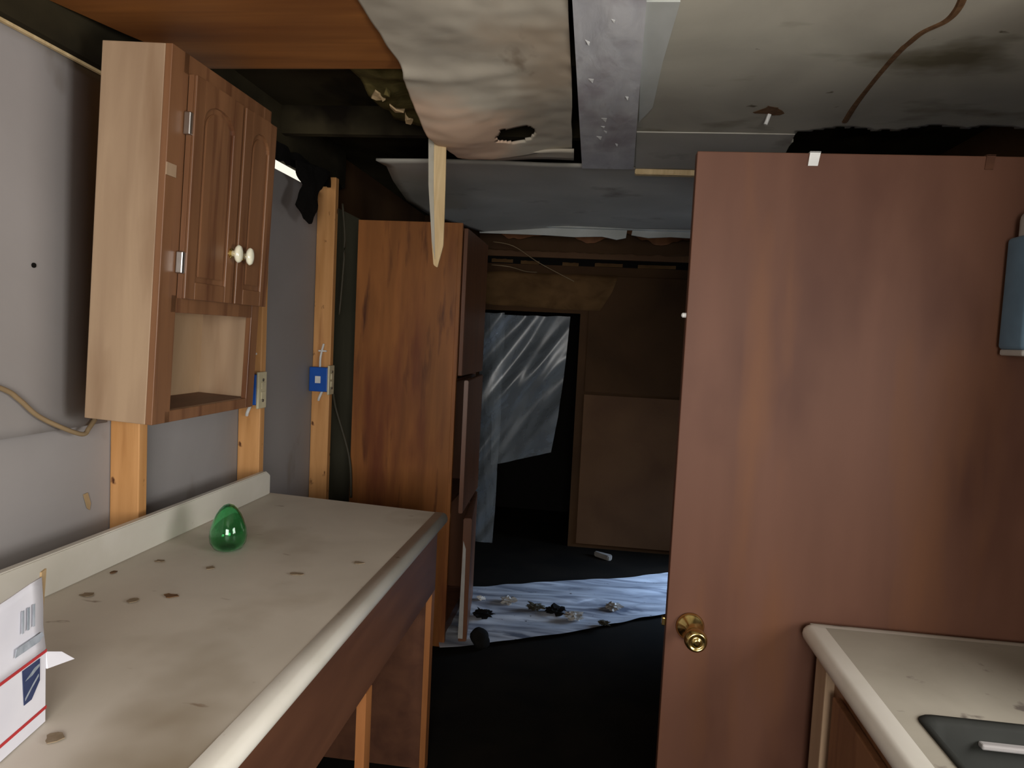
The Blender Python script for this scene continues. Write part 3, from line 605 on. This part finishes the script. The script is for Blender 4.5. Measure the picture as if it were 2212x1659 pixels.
for k, (px0, px1, py) in enumerate([(1062, 1108, 562), (1125, 1165, 566), (1215, 1250, 570), (1285, 1345, 572), (1378, 1460, 576)]):
    a, c = P(px0, py, y=YB - .035), P(px1, py + 2, y=YB - .035)
    bm = bmesh.new(); n_ = 8
    up = [a.lerp(c, i / n_) + Vector((0, 0, .012 + .008 * noise.noise(Vector((i * 3.3, k, 0))))) for i in range(n_ + 1)]
    prism(bm, up + [c + Vector((0, 0, -.012)), a + Vector((0, 0, -.012))], (0, .012, 0))
    obj('splinter', bm, 'paper', None, a, label=['pale splinter at the left end of the black gap on the far wall', 'second pale splinter from the left in the black gap', 'short middle splinter in the black gap on the far wall', 'fourth splinter from the left, right of the middle of the black gap', 'long splinter in the black gap closest to the open door'][k], cat='splinter', group='splinters in the gap on the far wall')
obj('loose_wire', tube(bmesh.new(), [P(1065, 522, y=4.9), P(1110, 532, y=4.9), P(1165, 568, y=5.1), P(1240, 608, y=5.215)], .003), 'wire', None, (-.6, 4.9, 2.1), label='thin wire slanting down right across the top of the far wall', cat='wire', smooth=True)
obj('loose_wire', tube(bmesh.new(), [P(1062, 572, y=4.9), P(1100, 576, y=4.9), P(1135, 586, y=5.1), P(1160, 588, y=5.215)], .003), 'wire', None, (-.6, 4.9, 2.0), label='shorter thin wire sagging near the tall cupboard top', cat='wire', smooth=True)
obj('wire_ring', tube(bmesh.new(), [P(1050, 528, y=4.0), P(1042, 534, y=4.0), P(1041, 542, y=4.0), P(1048, 549, y=4.0)], .004), 'steel', None, P(1042, 540, y=4.0), label='small shiny metal hook beside the tall cupboard top', cat='hook', smooth=True)
# hanging plastic
def wr(p, s, t):
    a = noise.noise(Vector((p.x * 5 - p.z * 4.0, p.z * 1.4, 1))); b_ = noise.noise(Vector((p.x * 11 - p.z * 7, p.z * 2.4, 5)))
    return (0, -.06 * a - .016 * b_, .006 * b_)
yp = 5.20
A = [P(1060, 680, y=yp), P(1064, 800, y=yp), P(1062, 900, y=yp), P(1060, 1005, y=yp)]
B = [P(1232, 684, y=yp), P(1222, 780, y=yp), P(1206, 900, y=yp), P(1190, 977, y=yp)]
obj('plastic_sheet', ruled(bmesh.new(), A, B, 70, 90, wr), 'film', None, (-.5, yp, 1.7), label='crumpled clear plastic sheet hanging over the dark far opening', cat='plastic sheet', smooth=True)
A = [P(1042, 676, y=5.16), P(1030, 900, y=5.16), P(1022, 1185, y=5.16)]
B = [P(1092, 676, y=5.16), P(1082, 900, y=5.16), P(1062, 1185, y=5.16)]
obj('plastic_strip', ruled(bmesh.new(), A, B, 24, 90, wr), 'film', None, (-.75, 4.9, 1.6), label='narrow plastic strip hanging beside the tall cupboard down to the floor', cat='plastic sheet', smooth=True)
# silvery floor sheet
zf = .012
A = [P(1436, 1240, z=zf) + Vector((.9, .45, 0)), P(1440, 1240, z=zf), P(1330, 1252, z=zf), P(1180, 1260, z=zf), P(1010, 1272, z=zf), P(960, 1280, z=zf)]
B = [P(1440, 1328, z=zf) + Vector((.9, .45, 0)), P(1440, 1328, z=zf), P(1330, 1350, z=zf), P(1200, 1375, z=zf), P(1080, 1392, z=zf), P(950, 1405, z=zf)]
obj('floor_sheet', ruled(bmesh.new(), A, B, 50, 130, lambda p, s, t: (.02 * noise.noise(p * 4) * (1 if s > .5 else -1), .03 * noise.noise(p * 6), .010 + .02 * noise.noise(Vector((p.x * 1.5 - p.y * 2, p.y * 9 - p.x * 3, 2))) * min(1, 4 * s, 4 - 4 * s))), 'sheet', None, (0, 4.1, 0), label='crinkled silvery sheet on the floor of the far room lit by blue daylight', cat='floor sheet', smooth=True)
labs = ['crumpled scrap at the far left of the silvery sheet', 'small crumpled scrap second from the left on the silvery sheet', 'upper left end of the dark rubble on the silvery sheet', 'dark crumpled lump in the middle of the silvery sheet', 'pale crumpled lump right of the darkest one on the silvery sheet', 'small lump at the lower right tip of the rubble on the sheet', 'scrap with dark marks on the right part of the silvery sheet', 'dark round lump at the near left of the silvery sheet']
for k, (px, py, s_, mt) in enumerate([(1040, 1292, .02, 'white'), (1098, 1296, .04, 'palegrey'), (1156, 1311, .038, 'darkwire'), (1200, 1318, .042, 'black'), (1240, 1330, .045, 'palegrey'), (1303, 1345, .024, 'darkwire'), (1325, 1310, .035, 'palegrey'), (1045, 1325, .04, 'black')]):
    c = P(px, py, z=.04); bm = bmesh.new(); bmesh.ops.create_icosphere(bm, subdivisions=3, radius=1)
    for v in bm.verts:
        q = v.co.copy(); d_ = .85 + .7 * noise.noise(q * 2.6 + Vector((k * 7, 0, 0))) + .7 * noise.noise(q * 5 + Vector((0, k * 5, 0))) + .4 * noise.noise(q * 11)
        v.co = Vector((q.x * s_ * 1.3 * d_, q.y * s_ * d_, q.z * s_ * .5 * d_)) + c
    obj('crumpled_scrap', bm, mt, None, (c.x, c.y, .02), label=labs[k], cat='scrap', group='rubble on the silvery floor sheet')
c = P(1304, 1200, z=.02); bm = bmesh.new()
prism(bm, [c + Vector((-.07, .03, 0)), c + Vector((-.055, .055, 0)), c + Vector((.06, -.01, 0)), c + Vector((.055, -.05, 0)), c + Vector((.03, -.055, 0))], (0, 0, .035), .006)
for v in bm.verts: v.co.z -= .02
obj('wood_block', bm, 'palegrey', None, c, label='pale block lying on the dark floor near the far wall', cat='block')
c = P(1036, 1378, z=.045); bm = bmesh.new(); bmesh.ops.create_icosphere(bm, subdivisions=3, radius=.05)
for v in bm.verts: v.co = v.co * (1 + .4 * noise.noise(v.co * 20)) + c
obj('black_lump', bm, 'black', None, (c.x, c.y, 0), label='black lump on the floor at the foot of the tall cupboard', cat='rubble')

# ------------------------------------------------------------------ the open door
YD = 1.76
dr = thing('door_1', 'open reddish-brown flush door with a brass knob', None, (.96, YD, 0), kind='structure')
xl0, xl1 = P(1505, 338, y=YD).x, P(1425, 1659, y=YD).x
obj('slab', BX(.202, 1.045, YD, YD + .035, .02, 2.012, bev=.002), 'door', dr)
kc = P(1490, 1352, y=YD)
kn = obj('knob', lathe(bmesh.new(), [(.033, 0), (.035, .004), (.030, .012), (.016, .018), (.012, .050), (.018, .060), (.026, .070), (.0275, .082), (.024, .094), (.018, .098), (.017, .094), (.010, .094), (.009, .098), (.004, .098)], kc, (0.05, -1, -.02), 36), 'brass', dr, smooth=True, label='round brass knob')
obj('latch', BX(.192, .202, YD + .008, YD + .026, kc.z - .010, kc.z + .012, bev=.003), 'brass', dr, label='brass latch on the door edge')
obj('edge_peg', lathe(bmesh.new(), [(.006, 0), (.006, .008), (.003, .011)], (.202, YD + .012, 1.622), (-1, 0, 0), 14), 'white', dr, label='tiny white peg on the door edge')
for px, lb, s_ in ((1760, 'short white strap hooked over the top edge of the open door', 1), (2140, 'second, barely visible strap on the door top above the blue container', .8)):
    c = P(px, 345, y=YD); bm = bmesh.new()
    prism(bm, [(c.x - .012 * s_, YD - .003, 2.014), (c.x + .012 * s_, YD - .003, 2.014), (c.x + .007 * s_, YD - .003, 1.982), (c.x - .015 * s_, YD - .003, 1.982)], (0, .0025, 0))
    box(bm, c.x - .012 * s_, c.x + .012 * s_, YD - .003, YD + .038, 2.0125, 2.015)
    obj('door_strap', bm, 'white' if s_ == 1 else 'apron', None, (c.x, YD, 2.0), label=lb, cat='strap', group='straps over the door top')
# blue container
bc = thing('hanging_container', 'pale blue plastic container with rounded grey top hanging on the open door', 'container', (.93, 1.68, 1.56))
obj('body', BX(.895, 1.038, 1.645, 1.742, 1.575, 1.826, bev=.010, seg=4), 'paleblue', bc, smooth=True, label='pale blue body')
obj('top', BX(.906, 1.027, 1.652, 1.735, 1.80, 1.885, bev=.022, seg=5), 'palegrey', bc, smooth=True, label='rounded grey top')
obj('base_rim', BX(.899, 1.034, 1.649, 1.738, 1.562, 1.576, bev=.004), 'palegrey', bc, label='grey rim at the bottom')
obj('hanger', BX(.93, 1.0, 1.74, 1.760, 1.70, 1.74), 'palegrey', bc)

# ------------------------------------------------------------------ right worktop, sink, cabinet
ZR = .90
endR = lambda x_: 1.752
wr_ = thing('worktop', 'short grey-beige worktop with a sink in front of the open door', 'worktop', (.9, 1.2, ZR - .04))
bm = bmesh.new()
XF, SX0, SY1 = .515, .612, 1.325
# top built around the sink cut-out, bullnose at the aisle edge with rounded far corner
def edgeprof(th, x_off=0):
    out = []; rr = th / 2
    for k in range(9):
        a = -PI / 2 + PI * k / 8; out.append((rr - rr * math.cos(a), -rr + rr * math.sin(a)))
    return out
pr = edgeprof(.040)
path = [(XF, .1, (1, 0)), (XF, .5, (1, 0)), (XF, 1.0, (1, 0)), (XF, 1.715, (1, 0))] + [(XF + .035 - .035 * math.cos(a), 1.715 + .035 * math.sin(a), (math.cos(a), -math.sin(a))) for a in [PI / 2 * i / 6 for i in range(1, 7)]] + [(XR - .01, 1.75, (0, -1))]
rows = []
for (x_, y_, nn) in path:
    rows.append([bm.verts.new((x_ + nn[0] * o_, y_ + nn[1] * o_, ZR + h_)) for o_, h_ in pr + [(.05 if nn == (1, 0) else .034, 0)]])
for a, c in zip(rows, rows[1:]):
    for i in range(len(a) - 1): bm.faces.new((a[i], a[i + 1], c[i + 1], c[i]))
bmesh.ops.recalc_face_normals(bm, faces=bm.faces)
obj('rolled_edge', bm, 'nose', wr_, smooth=True, label='rounded whitish front edge')
bm = bmesh.new()
box(bm, XF + .022, XR - .005, SY1, 1.738, ZR - .038, ZR - .0005); box(bm, XF + .022, SX0, .1, SY1, ZR - .038, ZR - .0005); box(bm, 1.15, XR - .005, .1, SY1, ZR - .038, ZR - .0005); box(bm, SX0, 1.15, .1, .75, ZR - .038, ZR - .0005)
obj('top', bm, 'lam2', wr_)
sk = thing('sink', 'dull metal sink set into the right worktop', 'sink', (.88, 1.03, ZR - .16))
bm = bmesh.new(); a_, b_, c_, d_ = SX0 + .002, 1.148, .752, SY1 - .002
def ringv(i, zz, rr=.03):
    pts = []
    for (cx_, cy_, s0_) in ((a_ + i + rr, c_ + i + rr, PI), (b_ - i - rr, c_ + i + rr, 1.5 * PI), (b_ - i - rr, d_ - i - rr, 0), (a_ + i + rr, d_ - i - rr, .5 * PI)):
        for k in range(5): an = s0_ + PI / 2 * k / 4; pts.append((cx_ + rr * math.cos(an), cy_ + rr * math.sin(an), zz))
    return [bm.verts.new(p) for p in pts]
rs = [ringv(-.012, ZR + .0005), ringv(-.010, ZR + .003), ringv(0, ZR + .003), ringv(.008, ZR - .006), ringv(.02, ZR - .13), ringv(.05, ZR - .15)]
for a, c in zip(rs, rs[1:]):
    for k in range(20): bm.faces.new((a[k], a[(k + 1) % 20], c[(k + 1) % 20], c[k]))
bm.faces.new(rs[-1]); bmesh.ops.recalc_face_normals(bm, faces=bm.faces)
obj('basin', bm, 'sinksteel', sk, smooth=True, solid=.0012, off=-1)
obj('highlight_strip', BX(.705, 1.12, 1.296, 1.312, .866, .876, bev=.003), 'sheath', sk, label='pale strip standing in for the highlight inside the sink')  # highlight on the basin wall, put in as a pale bar
obj('drain', lathe(bmesh.new(), [(.03, 0), (.03, .004), (.02, .002), (.001, .001)], (.88, 1.03, ZR - .149), n=24), 'steel', sk, smooth=True)
bc2 = thing('sink_cabinet', 'wooden sink cabinet with a pale corner post under the right worktop', 'cabinet', (.9, 1.2, 0))
obj('corner_post', BX(.545, .60, 1.625, 1.70, 0, ZR - .041, bev=.003), 'cabside', bc2, label='pale corner post')
bm = bmesh.new(); box(bm, .565, .585, .15, 1.625, .10, ZR - .041); box(bm, .60, XR - .02, 1.66, 1.68, 0, ZR - .041)
obj('carcass', bm, 'cabfront', bc2)
for ya, yb in ((1.12, 1.58), (.62, 1.08)):
    d_o = obj('door', BX(.547, .564, ya, yb, .13, .80, bev=.003), 'cabfront', bc2)
    obj('knob', lathe(bmesh.new(), [(.004, 0), (.005, .008), (.013, .013), (.013, .02), (.006, .024)], (.547, ya + .05 if ya > 1 else yb - .05, .72), (-1, 0, 0), 20), 'brass', d_o, smooth=True, label='brass knob')
